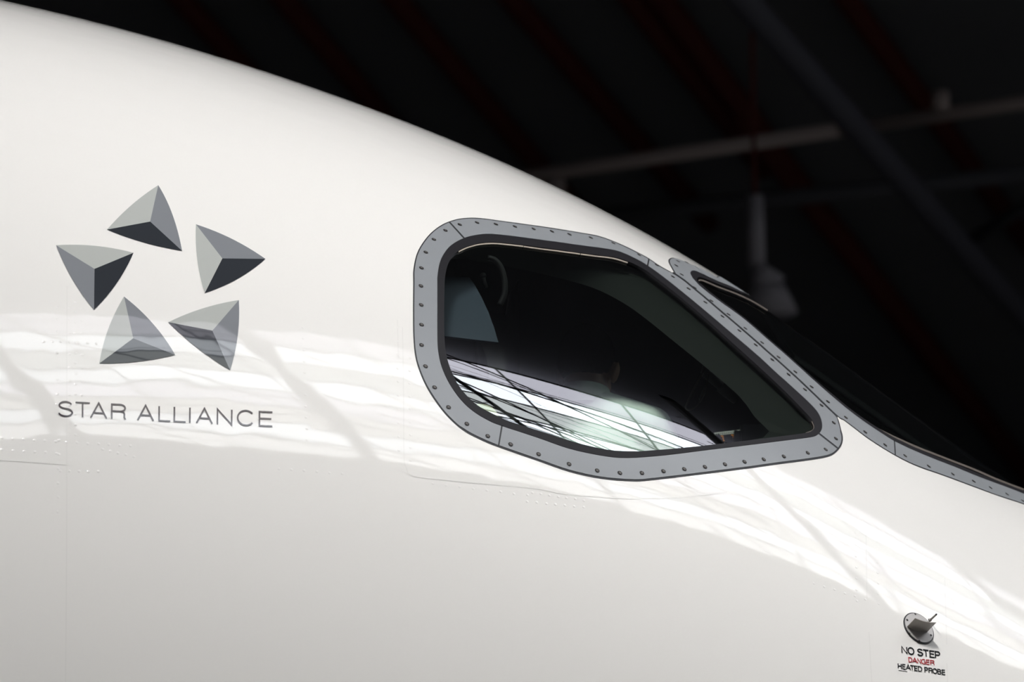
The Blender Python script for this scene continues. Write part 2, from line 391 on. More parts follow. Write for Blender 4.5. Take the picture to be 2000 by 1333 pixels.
# ------------------------------------------------------------------ the hangar
def quad_plane(name, pts, m):
    o = mesh_obj(name, pts, [tuple(range(len(pts)))], m, None, smooth=False); tag(o, kind='structure'); return o
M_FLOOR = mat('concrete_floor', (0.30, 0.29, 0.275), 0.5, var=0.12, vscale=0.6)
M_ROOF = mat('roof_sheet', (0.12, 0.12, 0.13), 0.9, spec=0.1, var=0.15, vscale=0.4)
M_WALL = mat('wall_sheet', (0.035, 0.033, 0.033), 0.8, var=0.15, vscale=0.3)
HR, HZ = 62.0, 20.6
quad_plane('floor', [(-HR, -HR, 0), (HR, -HR, 0), (HR, HR, 0), (-HR, HR, 0)], M_FLOOR)
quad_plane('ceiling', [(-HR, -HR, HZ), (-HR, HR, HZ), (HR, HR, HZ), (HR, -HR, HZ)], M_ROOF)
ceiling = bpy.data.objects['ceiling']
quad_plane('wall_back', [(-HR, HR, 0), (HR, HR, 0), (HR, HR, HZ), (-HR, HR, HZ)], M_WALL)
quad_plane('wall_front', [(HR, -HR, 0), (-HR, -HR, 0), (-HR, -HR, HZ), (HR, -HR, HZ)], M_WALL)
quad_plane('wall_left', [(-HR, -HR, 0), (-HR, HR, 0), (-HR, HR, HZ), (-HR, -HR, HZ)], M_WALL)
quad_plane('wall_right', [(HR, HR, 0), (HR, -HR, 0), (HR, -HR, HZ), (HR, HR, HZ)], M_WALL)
# roof light: a long glazed strip running diagonally over the apron side of the hangar
SKC = np.array([9.5, -5.7]); SKD = np.array([math.cos(R(45)), math.sin(R(45))]); SKN = np.array([-SKD[1], SKD[0]])
SKW = 6.4; SK0, SK1 = -20.0, 40.0; SKZ = 20.0
def sk(u, v, z=SKZ):
    p = SKC + SKD * u + SKN * v; return (p[0], p[1], z)
sky = tag(empty('window_1_offscreen', sk(0, 0)), kind='structure')
tints = [(0.90, 0.95, 1.0), (1.0, 0.985, 0.94), (0.92, 0.90, 1.0), (0.95, 1.0, 0.98), (1.0, 1.0, 1.0)]
ROWS = 8; BAYL = 2.5
ROWT = [(4, 0.9), (0, 1.15), (1, 0.6), (2, 0.85), (0, 1.15), (3, 0.5), (0, 1.1), (2, 0.5)]
PM = [mat('daylit_pane_%d' % i, (0.8, 0.8, 0.8), 0.3, emit=tints[t], estr=SKY_L * b) for i, (t, b) in enumerate(ROWT)]
PM2 = [mat('daylit_pane_bright_%d' % i, (0.8, 0.8, 0.8), 0.3, emit=tints[t], estr=SKY_L * b * 1.15) for i, (t, b) in enumerate(ROWT)]
rng = random.Random(3)
nb = int((SK1 - SK0) / BAYL)
def slab(name, u0, u1, v0, v1, z0, z1, m, parent):
    c = [sk(u0, v0), sk(u1, v0), sk(u1, v1), sk(u0, v1)]
    V = [(a, b, z0) for a, b, _ in c] + [(a, b, z1) for a, b, _ in c]
    F = [(3, 2, 1, 0), (4, 5, 6, 7), (0, 1, 5, 4), (1, 2, 6, 5), (2, 3, 7, 6), (3, 0, 4, 7)]
    return mesh_obj(name, V, F, m, parent, smooth=False)
rh = SKW / ROWS
for i in range(nb):
    for j in range(ROWS):
        u0 = SK0 + i * BAYL; v0 = -SKW / 2 + j * rh
        slab('pane_offscreen', u0 + 0.01, u0 + BAYL - 0.01, v0 + 0.02, v0 + rh - 0.02, SKZ + 0.02, SKZ + 0.05, (PM, PM, PM2)[rng.randrange(3)][j], sky)
M_BAR = mat('glazing_bar_paint', (0.05, 0.05, 0.055), 0.6)
M_STEEL = mat('roof_steel', (0.06, 0.057, 0.06), 0.6, var=0.1, vscale=3)
for j in range(ROWS + 1):
    v = -SKW / 2 + j * rh
    slab('glazing_bar', SK0, SK1, v - 0.02, v + 0.02, SKZ - 0.05, SKZ + 0.06, M_BAR, sky)
for i in range(nb + 1):
    u = SK0 + i * BAYL
    slab('glazing_bar', u - 0.025, u + 0.025, -SKW / 2, SKW / 2, SKZ - 0.04, SKZ + 0.05, M_BAR, sky)
# girders, bracing and cables hanging under the roof light (parts of the roof)
def bar_between(name, a, b, r, m, parent=None, seg=8):
    bm = bmesh.new(); bm_cyl(bm, a, b, r, r, seg); return bm_obj(name, bm, m, parent)
GIRD = [(-19.0, -19.6, .12), (-13.2, -15.0, .12), (-7.4, -11.0, .22), (-3.8, -5.6, .2), (-1.7, 0.2, .07), (3.9, 7.1, .2), (9.2, 12.0, .2), (15.0, 16.2, .13), (20.2, 21.4, .13), (27.0, 28.0, .13), (34.0, 35.0, .13)]
for ua, ub, gr in GIRD:
    g = bar_between('girder_chord', sk(ua - 0.25, SKW / 2 + 1.6, 19.1), sk(ub + 0.25, -SKW / 2 - 1.6, 19.1), gr, M_STEEL, ceiling)
    for q in range(7):
        f0 = q / 7.0; u0 = ua + (ub - ua) * f0
        bar_between('girder_web', sk(u0, SKW / 2 + 1.0 - q * 1.2, 19.1), sk(u0, SKW / 2 + 0.4 - q * 1.2, 19.95), 0.018, M_STEEL, g)
for k in range(len(GIRD) - 1):
    ua, ub = GIRD[k][0], GIRD[k + 1][0]
    bar_between('roof_brace', sk(ua, 2.9, 19.0), sk(ub, -2.6, 19.0), 0.035, M_STEEL, ceiling)
    for q in range(6):
        v = 3.0 - q * 1.1 + rng.uniform(-0.4, 0.4)
        bar_between('roof_cable', sk(ua, v, 19.2), sk(ub, v - rng.uniform(-0.3, 1.0), 19.2), rng.choice((0.012, 0.018, 0.03)), M_STEEL, ceiling)
# a fan of stay cables crossing in the bay over the cockpit
for q in range(17):
    v0 = 4.5 - q * 0.24 + rng.uniform(-0.1, 0.1); sl = rng.choice((0.28, 0.4, 0.5, 0.62, 0.8, 1.0)) + rng.uniform(-0.05, 0.05)
    bar_between('stay_cable', sk(-2.2, v0, 19.1), sk(4.0, v0 - sl * 6.2 * 0.7, 19.1), rng.choice((0.006, 0.009, 0.012, 0.02, 0.035)), M_STEEL, ceiling)

# closed hangar doors ahead of the nose
M_DOOR = mat('door_sheet', (0.7, 0.72, 0.72), 0.5)
dc = np.array([32.0, -1.0]); dn = np.array([-1.0, 0.0]); dd = np.array([0.0, 1.0])
door = tag(empty('door_1', (dc[0], dc[1], 0)), kind='structure')
for k in range(9):
    for lv in range(3):
        c = dc + dd * (k - 4) * 5.4
        z0, z1 = 0.6 + lv * 4.3, 0.6 + lv * 4.3 + 4.15
        a, b = c - dd * 2.6, c + dd * 2.6; e = dn * 0.05
        V = [(*a, z0), (*b, z0), (*b, z1), (*a, z1), (*(a + e), z0), (*(b + e), z0), (*(b + e), z1), (*(a + e), z1)]
        mesh_obj('door_panel', V, [(3, 2, 1, 0), (4, 5, 6, 7), (0, 1, 5, 4), (1, 2, 6, 5), (2, 3, 7, 6), (3, 0, 4, 7)], M_DOOR, door, smooth=False)
for k in range(10):
    c = dc + dd * (k - 4.5) * 5.4
    bar_between('door_post', (*c, 0), (*c, 13.8), 0.12, M_STEEL, door)

# --- far roof steel seen out of focus behind the aircraft
def roofpt(px, py, z):
    d = rays([px], [py])[0]; return CAM + d * ((z - CAM[2]) / d[2])
M_TUBE = mat('tube_brown_grey', (0.30, 0.25, 0.235), 0.6, spec=0.08)
M_BEAM = mat('beam_blue_grey', (0.060, 0.060, 0.072), 0.6, spec=0.08)
M_FAINT = mat('steel_faint', (0.065, 0.065, 0.072), 0.6, spec=0.08)
M_PURL = mat('purlin_red_brown', (0.085, 0.022, 0.018), 0.7, spec=0.08)
M_LAMP = mat('lamp_grey', (0.24, 0.23, 0.25), 0.5, spec=0.08)
def ext(a, b, e0, e1):
    a, b = np.array(a), np.array(b); d = b - a; return a - d * e0, b + d * e1
def hbar(name, p0, p1, z, width_px, m, e0=0.5, e1=0.5, parent=None, zz=None):
    a, b = roofpt(*p0, z), roofpt(*p1, z if zz is None else zz)
    dist = (np.linalg.norm(a - CAM) + np.linalg.norm(b - CAM)) / 2
    a, b = ext(a, b, e0, e1)
    bm = bmesh.new(); bm_cyl(bm, a, b, width_px / 2 * dist / FPX, None, 12)
    return bm_obj(name, bm, m, parent, True)
t1 = empty('roof_tube', tuple(roofpt(1600, 262, 16.0)))
tag(t1, 'brown-grey tube with a short upright running under the dark roof', 'pipe')
hbar('pipe', (1060, 340), (1640, 254), 16.0, 28, M_TUBE, 0.6, 0.0, t1)
hbar('pipe', (1640, 254), (2000, 200), 16.0, 28, M_TUBE, 0.0, 1.0, t1)
pa = roofpt(1837, 214, 16.0); bm = bmesh.new(); bm_cyl(bm, pa, pa + np.array([0, 0, 0.16]), 0.08); bm_obj('upright', bm, M_TUBE, t1, True)
pa = roofpt(1085, 340, 16.0); bm = bmesh.new(); bm_cyl(bm, pa, pa - np.array([0, 0, 0.5]), 0.09); bm_obj('drop_pipe', bm, M_TUBE, t1, True)
b1 = hbar('roof_beam', (1452, 0), (1985, 605), 15.2, 52, M_BEAM, 0.8, 0.9)
tag(b1, 'broad blue-grey roof beam crossing in front of the brown tube', 'beam')
b2 = hbar('roof_beam', (1200, 420), (1700, 370), 16.6, 34, M_FAINT, 0.6, 0.8)
tag(b2, 'faint dark steel beam running below the brown tube', 'beam')
b3 = hbar('roof_beam', (1880, 480), (2000, 405), 16.4, 26, M_FAINT, 0.1, 1.0)
tag(b3, 'short dark steel strut meeting the broad blue-grey beam', 'beam')
for k, (p0, p1) in enumerate([((300, -60), (600, 270)), ((590, 40), (740, 215)), ((800, 30), (1040, 310)), ((1010, 10), (1230, 260)), ((1250, 20), (1390, 200)), ((1715, 560), (1985, 900)), ((1480, 250), (1700, 545)), ((1700, 60), (1900, 330))]):
    p = hbar('purlin', p0, p1, 20.3, 46, M_PURL, 0.8, 0.8, ceiling)
lp = empty('pendant_lamp', tuple(at(1500, 600, 22.0)))
tag(lp, 'grey pendant hangar lamp on a rod behind the windshield', 'lamp')
a0, a1, a2, a3 = at(1474, 385, 22.0), at(1478, 520, 22.0), at(1500, 560, 22.0), at(1502, 610, 22.0)
bm = bmesh.new(); bm_cyl(bm, a0, a1, 0.075, None, 12); bm_obj('rod', bm, M_LAMP, lp, True)
bm = bmesh.new(); bm_cyl(bm, a0, (a0[0], a0[1], HZ), 0.02, None, 8); bm_obj('cable', bm, M_PURL, lp, True)
bm = bmesh.new(); bm_cyl(bm, a1, a2, 0.06, 0.16, 14); bm_obj('neck', bm, M_LAMP, lp, True)
bm = bmesh.new(); bm_cyl(bm, a3, a2, 0.24, 0.14, 20); bm_obj('shade', bm, M_LAMP, lp, True)

# ------------------------------------------------------------------ the airplane
plane = tag(empty('airplane', (0, 0, 0)), 'white airliner nose with grey-framed cockpit windows and star emblem', 'airplane')
side_out = catmull(SIDE_OUT, 4); side_in = catmull(SIDE_IN, 4); side_gl = catmull(SIDE_GLASS, 4)
SEAM = np.array(SIDE_OUT[18:33])
xt_side_out = to_xt(side_out); xt_side_in = to_xt(side_in); xt_side_gl = to_xt(side_gl)
# windshield loops in (x, theta): traced part + continuation across the crown to the centre post
def ws_loop(A, B, top_mid, centre):
    a = to_xt(A); b = to_xt(B)
    dv = (b[0] - b[2]) / (b[0][0] - b[2][0])
    low = [tuple(b[0] + dv * 0.12), tuple(b[0] + dv * 0.26 + np.array([0, 0.01])), (b[0][0] + 0.42, b[0][1] + dv[1] * 0.3 + 0.10), (2.02, b[0][1] + 0.35)]
    return np.concatenate([catmull(a, 4, False), catmull(np.array([a[-1]] + top_mid), 5, False)[1:], catmull(np.array(centre), 5, False), catmull(np.array(low[::-1] + b.tolist()), 4, False)])
xo = ws_loop(WS_OUT_A, WS_OUT_B, [(0.66, 1.38), (0.72, 1.50)], [(0.75, 1.555), (1.4, 1.555), (2.0, 1.555), (2.06, 1.48)])
xi = ws_loop(WS_IN_A, WS_IN_B, [(0.78, 1.37), (0.84, 1.48)], [(0.87, 1.52), (1.4, 1.52), (1.97, 1.52), (2.0, 1.44)])
xg = ws_loop(WS_GL_A, WS_GL_B, [(0.79, 1.36), (0.85, 1.465)], [(0.885, 1.50), (1.4, 1.50), (1.95, 1.50), (1.98, 1.42)])
# --- skin
def grid_pts():
    P = []
    xs = np.concatenate([np.linspace(-6.0, -2.4, 10)[:-1], np.arange(-2.4, 2.2, 0.045), np.linspace(2.2, 2.735, 14)])
    for x in xs:
        fine = -2.4 <= x < 2.2
        ts = np.concatenate([np.linspace(-1.45, -0.5, 12)[:-1], np.arange(-0.5, 1.9, 0.021 if fine else 0.08), np.linspace(1.9, 4.75, 30)])
        P.append(np.stack([np.full(len(ts), x), ts * TS], -1))
    return np.concatenate(P)
edge_t = np.linspace(-math.pi / 2, 1.5 * math.pi, 90)
ox = np.concatenate([np.stack([np.full(90, -6.2), edge_t], -1), np.stack([np.full(90, 2.745), edge_t[::-1]], -1)])
V, F, N = patch_data(ox, [xt_side_gl, xg], 0.02, 0.0, None, grid_pts())
skin = mesh_obj('fuselage_skin', V, F, M_WHITE, plane, N)

def frame_segments(outer, inner, splits, gap, closed=True):
    """cut the ring between two closed loops at the split lines; returns polygons"""
    oi = []; ii = []
    for (a, b) in splits:
        oi.append(int(np.argmin(((outer - np.array(a)) ** 2).sum(1)))); ii.append(int(np.argmin(((inner - np.array(b)) ** 2).sum(1))))
    def arc(loop, i, j):
        n = len(loop); k = (j - i) % n; k = n if k == 0 else k
        return np.array([loop[(i + q) % n] for q in range(k + 1)])
    def trim(p, g):
        d = np.concatenate([[0], np.cumsum(np.linalg.norm(np.diff(p, axis=0), axis=1))]); L = d[-1]
        s = np.concatenate([[g], d[(d > g * 1.5) & (d < L - g * 1.5)], [L - g]])
        return np.stack([np.interp(s, d, p[:, c]) for c in range(2)], -1)
    res = []
    n = len(splits)
    for k in range(n):
        a = trim(arc(outer, oi[k], oi[(k + 1) % n]), gap); b = trim(arc(inner, ii[k], ii[(k + 1) % n]), gap)
        res.append(np.concatenate([a, b[::-1]]))
    return res
# --- side window
sw = patch('side_window', xt_side_in, M_RUBBER, plane, [xt_side_gl], 0.03, 0.0022, -0.006)
tag(sw, 'black rubber seal of the side window')
ins = np.where(segdist(side_out, SEAM, False) < 3.5, 1.6, np.where(side_out[:, 1] > 840, 3.4, 2.4))
xt_seal_base = to_xt(side_out)
patch('sealant', xt_seal_base, M_SEALANT, sw, [xt_side_in], 0.04, 0.0008, 0.0)
for poly in frame_segments(inset(side_out, ins), inset(side_in, -0.8), SIDE_SPLIT, 1.6):
    patch('frame_strip', to_xt(poly), M_FRAME, sw, (), 0.03, 0.0020, 0.0)
patch('glass_pane', xt_side_gl, M_GLASS, sw, (), 0.03, -0.004)
patch('seam_sealant', to_xt(ribbon(catmull(SEAM, 4, False), 2.6)), M_SEALANT, sw, (), 0.02, 0.0024, 0.0)
# --- windshield
ws = patch('windshield', xi, M_RUBBER, plane, [xg], 0.03, 0.0010, -0.014)
tag(ws, 'black rubber seal of the windshield')
patch('sealant', xo, M_SEALANT, ws, [xi], 0.04, 0.0008, 0.0)
scl = np.array([690.0, 1450.0])
ow, iw = xo * scl, xi * scl
seam_xt = to_xt(SEAM) * scl
ins_w = np.where(segdist(ow, seam_xt, False) < 4.0, 1.6, 2.4)
spl = [(tuple(to_xt([a])[0] * scl), tuple(to_xt([b])[0] * scl)) for a, b in WS_SPLIT]
for poly in frame_segments(inset(ow, ins_w), inset(iw, -0.8), spl, 1.5):
    patch('frame_strip', poly / scl, M_FRAME, ws, (), 0.03, 0.0016, 0.0)
patch('glass_pane', xg, M_GLASSF, ws, (), 0.03, -0.008)
# --- pale retainer strips along the panes
def strip(pts, w, parent, m, off, name='retainer_strip'):
    return patch(name, to_xt(ribbon(catmull(pts, 4, False), w), off), m, parent, (), 0.02, off, off - 0.002)
strip([(896, 491.5), (912, 484), (930, 478.8), (945, 476.6), (971, 476), (1022, 481.3)], 2.2, sw, M_BEIGE, 0.0003)
strip([(1023, 481.6), (1060, 486.8), (1086, 490), (1133, 496.3)], 2.0, sw, M_BEIGE, 0.0003)
strip([(1134.5, 496.6), (1162, 500.3), (1198, 504.8), (1226, 513.2)], 2.0, sw, M_BEIGE, 0.0003)
strip([(1586, 822.5), (1590, 834), (1586.5, 841), (1574, 846)], 1.6, sw, M_TAUPE, 0.0003)
strip(WS_FIX([(1365, 546), (1372, 546), (1385, 550.5), (1400, 557), (1420, 565), (1437, 572), (1455, 580.5), (1475, 591), (1500, 606)]), 2.6, ws, M_TAUPE, -0.001)
strip([(1714, 838), (1740, 851), (1762, 861), (1795, 875.5), (1823, 886.5), (1863, 902), (1904, 918), (1950, 938), (2000, 957)], 3.6, ws, M_TAUPE, -0.001)
# --- screws
def screw_mesh(r):
    bm = bmesh.new()
    def disc(r0, z, mi, seg=18):
        c = bmesh.ops.create_circle(bm, cap_ends=True, segments=seg, radius=r0)
        bmesh.ops.translate(bm, verts=c['verts'], vec=(0, 0, z))
        for f in bm.faces:
            if all(v in c['verts'] for v in f.verts): f.material_index = mi
    disc(r, 0.0006, 1); disc(r * 0.82, 0.0011, 0); disc(r * 0.36, 0.0015, 1, 10)
    for ang in (0, math.pi / 2):
        n0 = len(bm.faces)
        c = bmesh.ops.create_grid(bm, x_segments=1, y_segments=1, size=1.0)
        bmesh.ops.transform(bm, matrix=Matrix.Translation((0, 0, 0.0015 + ang * 0.0002)) @ Matrix.Rotation(ang, 4, 'Z') @ Matrix.Diagonal((r * 0.62, r * 0.13, 1, 1)), verts=c['verts'])
        bm.faces.ensure_lookup_table()
        for f in bm.faces[n0:]: f.material_index = 1
    me = bpy.data.meshes.new('screw'); bm.to_mesh(me); bm.free()
    me.materials.append(M_SCREW); me.materials.append(M_SLOT)
    return me
SCREW = screw_mesh(0.0068); SCREW_S = screw_mesh(0.0032)
def put_screw(pt, n, parent, me):
    o = bpy.data.objects.new('screw', me); COL.objects.link(o)
    q = Vector((0, 0, 1)).rotation_difference(Vector(n)) @ Quaternion((0, 0, 1), random.uniform(0, 3.14))
    o.rotation_mode = 'QUATERNION'; o.rotation_quaternion = q; o.location = pt
    o.parent = parent
    return o
def screws_on(pts, parent, me, off):
    for x, t in to_xt(pts):
        p, n = surf(np.array([x]), np.array([t]), off); put_screw(p[0], n[0], parent, me)
screws_on(SIDE_SCREWS, sw, SCREW, 0.0021)
screws_on(WS_SCREWS, ws, SCREW, 0.0017)

# --- emblem of five faceted triangles
def curved(a, via, b, n=8):
    a, b, via = np.array(a, float), np.array(b, float), np.array(via, float); c = 2 * via - (a + b) / 2
    return [tuple((1 - t) ** 2 * a + 2 * t * (1 - t) * c + t * t * b) for t in np.linspace(0, 1, n)]
TRI = [  # A, B, C, centre, via AB, via AC, via BC, tones of AB, AC, BC
    ((763, 75), (430, 364), (918, 503), (710, 312), (588, 205), (856, 268), (668, 448), 'L', 'M', 'D'),
    ((1008, 330), (1460, 555), (1065, 778), (1180, 552), (1243, 425), (1016, 556), (1280, 684), 'M', 'L', 'D'),
    ((98, 466), (602, 515), (345, 887), (348, 620), (352, 470), (205, 690), (492, 714), 'L', 'M', 'D'),
    ((540, 800), (873, 1180), (380, 1235), (600, 1072), (728, 976), (437, 1012), (632, 1224), 'M', 'L', 'D'),
    ((1287, 823), (828, 967), (1230, 1280), (1115, 1022), (1050, 878), (1280, 1055), (1018, 1136), 'L', 'M', 'D')]
TM = {'L': 0, 'M': 1, 'D': 2}
for A, B, Cc, ct, ab, ac, bc, ta, tb, tc_ in TRI:
    VV, FF, NN, MI = [], [], [], []
    for (p, q, via, tone) in ((A, B, ab, ta), (A, Cc, ac, tb), (B, Cc, bc, tc_)):
        V, F, N = patch_data(to_xt(Z1(curved(p, via, q, 12) + [tuple(np.array(q) + (np.array(ct) - np.array(q)) * k_ / 6) for k_ in range(1, 6)] + [ct] + [tuple(np.array(ct) + (np.array(p) - np.array(ct)) * k_ / 6) for k_ in range(1, 6)])), (), 0.015, 0.0011)
        b = len(VV); VV += V; NN += N; FF += [tuple(i + b for i in f) for f in F]; MI += [TM[tone]] * len(F)
    mesh_obj('emblem_triangle', VV, FF, [M_LIGHTG, M_MIDG, M_DARKG], plane, NN, MI)

# --- stroke lettering
def arc(cx, cy, rx, ry, a0, a1, n=14):
    return [(cx + rx * math.cos(R(a)), cy + ry * math.sin(R(a))) for a in np.linspace(a0, a1, n)]
GLY = {  # unit box: x 0..1 (scaled to the letter's width), y 0..1 cap height
    'T': [[(0, .97), (1, .97)], [(.5, .97), (.5, 0)]],
    'A': [[(.02, 0), (.5, 1), (.98, 0)], [(.2, .34), (.8, .34)]],
    'R': [[(.05, 0), (.05, .97), (.60, .97)] + arc(.62, .745, .33, .225, 90, -90) + [(.05, .52)], [(.60, .52)] + arc(.66, .34, .24, .18, 90, 0, 7) + [(.90, .12), (.97, 0)]],
    'L': [[(.05, 1), (.05, .03), (1, .03)]],
    'I': [[(.5, 1), (.5, 0)]],
    'N': [[(.05, 0), (.05, 1), (.95, 0), (.95, 1)]],
    'E': [[(1, .97), (.05, .97), (.05, .03), (1, .03)], [(.05, .52), (.93, .52)]],
    'C': [arc(.52, .5, .48, .49, 38, 322, 26)],
    'S': [arc(.5, .745, .42, .235, 20, 180, 10) + arc(.5, .745, .42, .21, 180, 262, 5) + arc(.5, .27, .46, .25, 82, 0, 7) + arc(.5, .27, .46, .25, 0, -165, 12)],
    'O': [arc(.5, .5, .47, .49, 0, 360, 28)],
    'G': [arc(.52, .5, .48, .49, 40, 320, 24), [(.89, .18), (.97, .02)], [(.55, .48), (.96, .48), (.96, .02)]],
    'P': [[(.06, 0), (.06, .97), (.60, .97)] + arc(.62, .72, .33, .25, 90, -90) + [(.06, .47)]],
    'D': [[(.06, .03), (.06, .97), (.45, .97)] + arc(.47, .5, .48, .47, 90, -90) + [(.06, .03)]],
    'H': [[(.06, 0), (.06, 1)], [(.94, 0), (.94, 1)], [(.06, .52), (.94, .52)]],
    'B': [[(.06, .03), (.06, .97), (.55, .97)] + arc(.57, .755, .30, .215, 90, -90) + [(.06, .54)], [(.57, .54)] + arc(.60, .285, .35, .255, 90, -90) + [(.06, .03)]],
}
def lettering(name, items, upv, sw_px, m, parent, off=0.0012):
    """items: (char, baseline-left px, baseline-right px); upv: cap-height vector in px"""
    upv = np.array(upv, float)
    c0 = to_xt([items[0][1]])[0]; p0, _ = surf(c0[:1], c0[1:], off)
    root = child_of(empty(name, tuple(p0[0])), parent)
    for ch, l, r_ in items:
        VV, FF = [], []
        l, r_ = np.array(l, float), np.array(r_, float); ax = r_ - l
        for st in GLY[ch]:
            P = np.array([l + ax * a + upv * b for a, b in st])
            t = np.diff(P, axis=0); t /= (np.linalg.norm(t, axis=1, keepdims=True) + 1e-9)
            n1 = np.stack([-t[:, 1], t[:, 0]], -1)
            nv = np.zeros_like(P); nv[0] = n1[0]; nv[-1] = n1[-1]
            for i in range(1, len(P) - 1):
                s = n1[i - 1] + n1[i]; d = max(0.30, 1 + float(n1[i - 1] @ n1[i])); nv[i] = s / d
            a = P + nv * sw_px / 2; c = P - nv * sw_px / 2
            b0 = len(VV)
            for i in range(len(P)): VV += [a[i], c[i]]
            for i in range(len(P) - 1): FF.append((b0 + 2 * i, b0 + 2 * i + 2, b0 + 2 * i + 3, b0 + 2 * i + 1))
        xt = to_xt(np.array(VV)); p, n = surf(xt[:, 0], xt[:, 1], off)
        mesh_obj('letter', p, FF, m, root, n)
    return root
bl = lambda zx: (80 + zx / 4, 740 + (297.5 + (zx - 190) * 0.0500) / 4)
ST = [('S', 133, 248), ('T', 268, 380), ('A', 385, 514), ('R', 546, 662), ('A', 752, 880), ('L', 917, 1010), ('L', 1036, 1130), ('I', 1155, 1169), ('A', 1212, 1339), ('N', 1371, 1495), ('C', 1530, 1664), ('E', 1700, 1806)]
L1 = lettering('emblem_lettering', [(c, bl(a), bl(b)) for c, a, b in ST], (0.3, -29.3), 3.1, M_INK, plane)
def zl(y0, x0, slope): return lambda zx: (1680 + zx / 8.179, 1170 + (y0 + (zx - x0) * slope) / 8.179)
f = zl(872, 668, 0.147)
lettering('warning_lettering', [(c, f(a), f(b)) for c, a, b in [('N', 662, 750), ('O', 763, 860), ('S', 915, 1000), ('T', 1006, 1096), ('E', 1112, 1186), ('P', 1197, 1274)]], (-0.9, -12.9), 2.35, M_BLACK, plane)
f = zl(1015, 775, 0.135)
lettering('warning_lettering', [(c, f(a), f(b)) for c, a, b in [('D', 772, 830), ('A', 834, 908), ('N', 914, 970), ('G', 978, 1044), ('E', 1056, 1106), ('R', 1120, 1182)]], (-0.6, -9.1), 1.6, M_RED, plane)
f = zl(1116, 605, 0.142)
lettering('warning_lettering', [(c, f(a), f(b)) for c, a, b in [('H', 602, 660), ('E', 676, 724), ('A', 732, 802), ('T', 800, 860), ('E', 866, 914), ('D', 924, 986), ('P', 1028, 1080), ('R', 1094, 1152), ('O', 1160, 1226), ('B', 1236, 1290), ('E', 1304, 1356)]], (-0.6, -9.4), 1.75, M_BLACK, plane)
patch('print_line', to_xt(ribbon(np.array([(1754.5, 1310.3), (1763, 1311.5), (1772, 1312.8)]), 0.9)), M_BLACK, plane, (), 0.03, 0.0009)

# --- heated probe
pc_xt = to_xt([(1793.7, 1228.4)])[0]
pc, pn = surf(pc_xt[:1], pc_xt[1:], 0.0); pc, pn = pc[0], pn[0]
ex = np.array([1., 0, 0]); ex -= pn * (ex @ pn); ex /= np.linalg.norm(ex); ey = np.cross(pn, ex)
def loc(a, b, c=0.0): return pc + ex * a + ey * b + pn * c
def on_tangent(px, py):
    d = rays([px], [py])[0]; s = ((pc - CAM) @ pn) / (d @ pn); q = CAM + d * s - pc; return q @ ex, q @ ey
def disc_obj(name, r0, z0, z1, m, parent, seg=48, hole=None):
    V, F = [], []
    for k in range(seg):
        c, s = math.cos(2 * math.pi * k / seg), math.sin(2 * math.pi * k / seg)
        V += [loc(r0 * c, r0 * s, z1), loc(r0 * c, r0 * s, z0)]
    F.append(tuple(2 * k for k in range(seg)))
    F += [(2 * k + 1, 2 * ((k + 1) % seg) + 1, 2 * ((k + 1) % seg), 2 * k) for k in range(seg)]
    return mesh_obj(name, V, F, m, parent, smooth=False)
prb = disc_obj('heated_probe', 0.0455, 0.0, 0.004, M_METAL, plane)
tag(prb, 'round grey metal base plate of the heated probe')
disc_obj('gasket', 0.0487, -0.001, 0.0022, M_SEALANT, prb)
for p in ZP8([(866, 262), (738, 354), (772, 572), (932, 690), (1118, 598), (1085, 352)]):
    a, b = on_tangent(*p); put_screw(loc(a, b, 0.0041), pn, prb, SCREW_S)
r0 = on_tangent(*ZP8([(735, 462)])[0]); r1 = on_tangent(*ZP8([(1062, 540)])[0])
# blade: a thin curved vane standing on the plate, swept
V, F = [], []
NA, NB = 12, 6
A0 = np.array(r0); A1 = np.array(r1); dirb = (A1 - A0) / np.linalg.norm(A1 - A0); perp = np.array([-dirb[1], dirb[0]])
for i in range(NA + 1):
    for j in range(NB + 1):
        u = i / NA; v = j / NB
        c = A0 + (A1 - A0) * u
        cam_ = -0.0045 * math.sin(math.pi * u)
        hgt = 0.004 + v * (0.043 + 0.003 * u)
        swp = -0.003 * v
        th = 0.0028 * (math.sin(math.pi * min(1, 0.12 + u * 0.9)) ** 0.5) * (1 - 0.35 * v) + 0.0004
        cc = c + perp * cam_ + dirb * swp
        for s in (-1, 1):
            q = cc + perp * th * s * 0.5; V.append(loc(q[0], q[1], hgt))
W2 = (NB + 1) * 2
idx = lambda i, j, s: i * W2 + j * 2 + s
for i in range(NA):
    for j in range(NB):
        F.append((idx(i, j, 0), idx(i + 1, j, 0), idx(i + 1, j + 1, 0), idx(i, j + 1, 0)))
        F.append((idx(i, j, 1), idx(i, j + 1, 1), idx(i + 1, j + 1, 1), idx(i + 1, j, 1)))
    F.append((idx(i, NB, 0), idx(i + 1, NB, 0), idx(i + 1, NB, 1), idx(i, NB, 1)))
    F.append((idx(i, 0, 1), idx(i + 1, 0, 1), idx(i + 1, 0, 0), idx(i, 0, 0)))
for j in range(NB):
    F.append((idx(0, j, 0), idx(0, j + 1, 0), idx(0, j + 1, 1), idx(0, j, 1)))
    F.append((idx(NA, j, 1), idx(NA, j + 1, 1), idx(NA, j + 1, 0), idx(NA, j, 0)))
mesh_obj('blade', V, F, M_VANE, prb, smooth=False)
a, b = on_tangent(*ZP8([(1098, 362)])[0])
bm = bmesh.new(); bm_cyl(bm, loc(a, b, 0.003), loc(a, b, 0.034), 0.0028, 0.0025, 14); bm_cyl(bm, loc(a, b, 0.003), loc(a, b, 0.008), 0.0042, 0.004, 14)
bm_obj('pin', bm, M_VANE, prb, True)
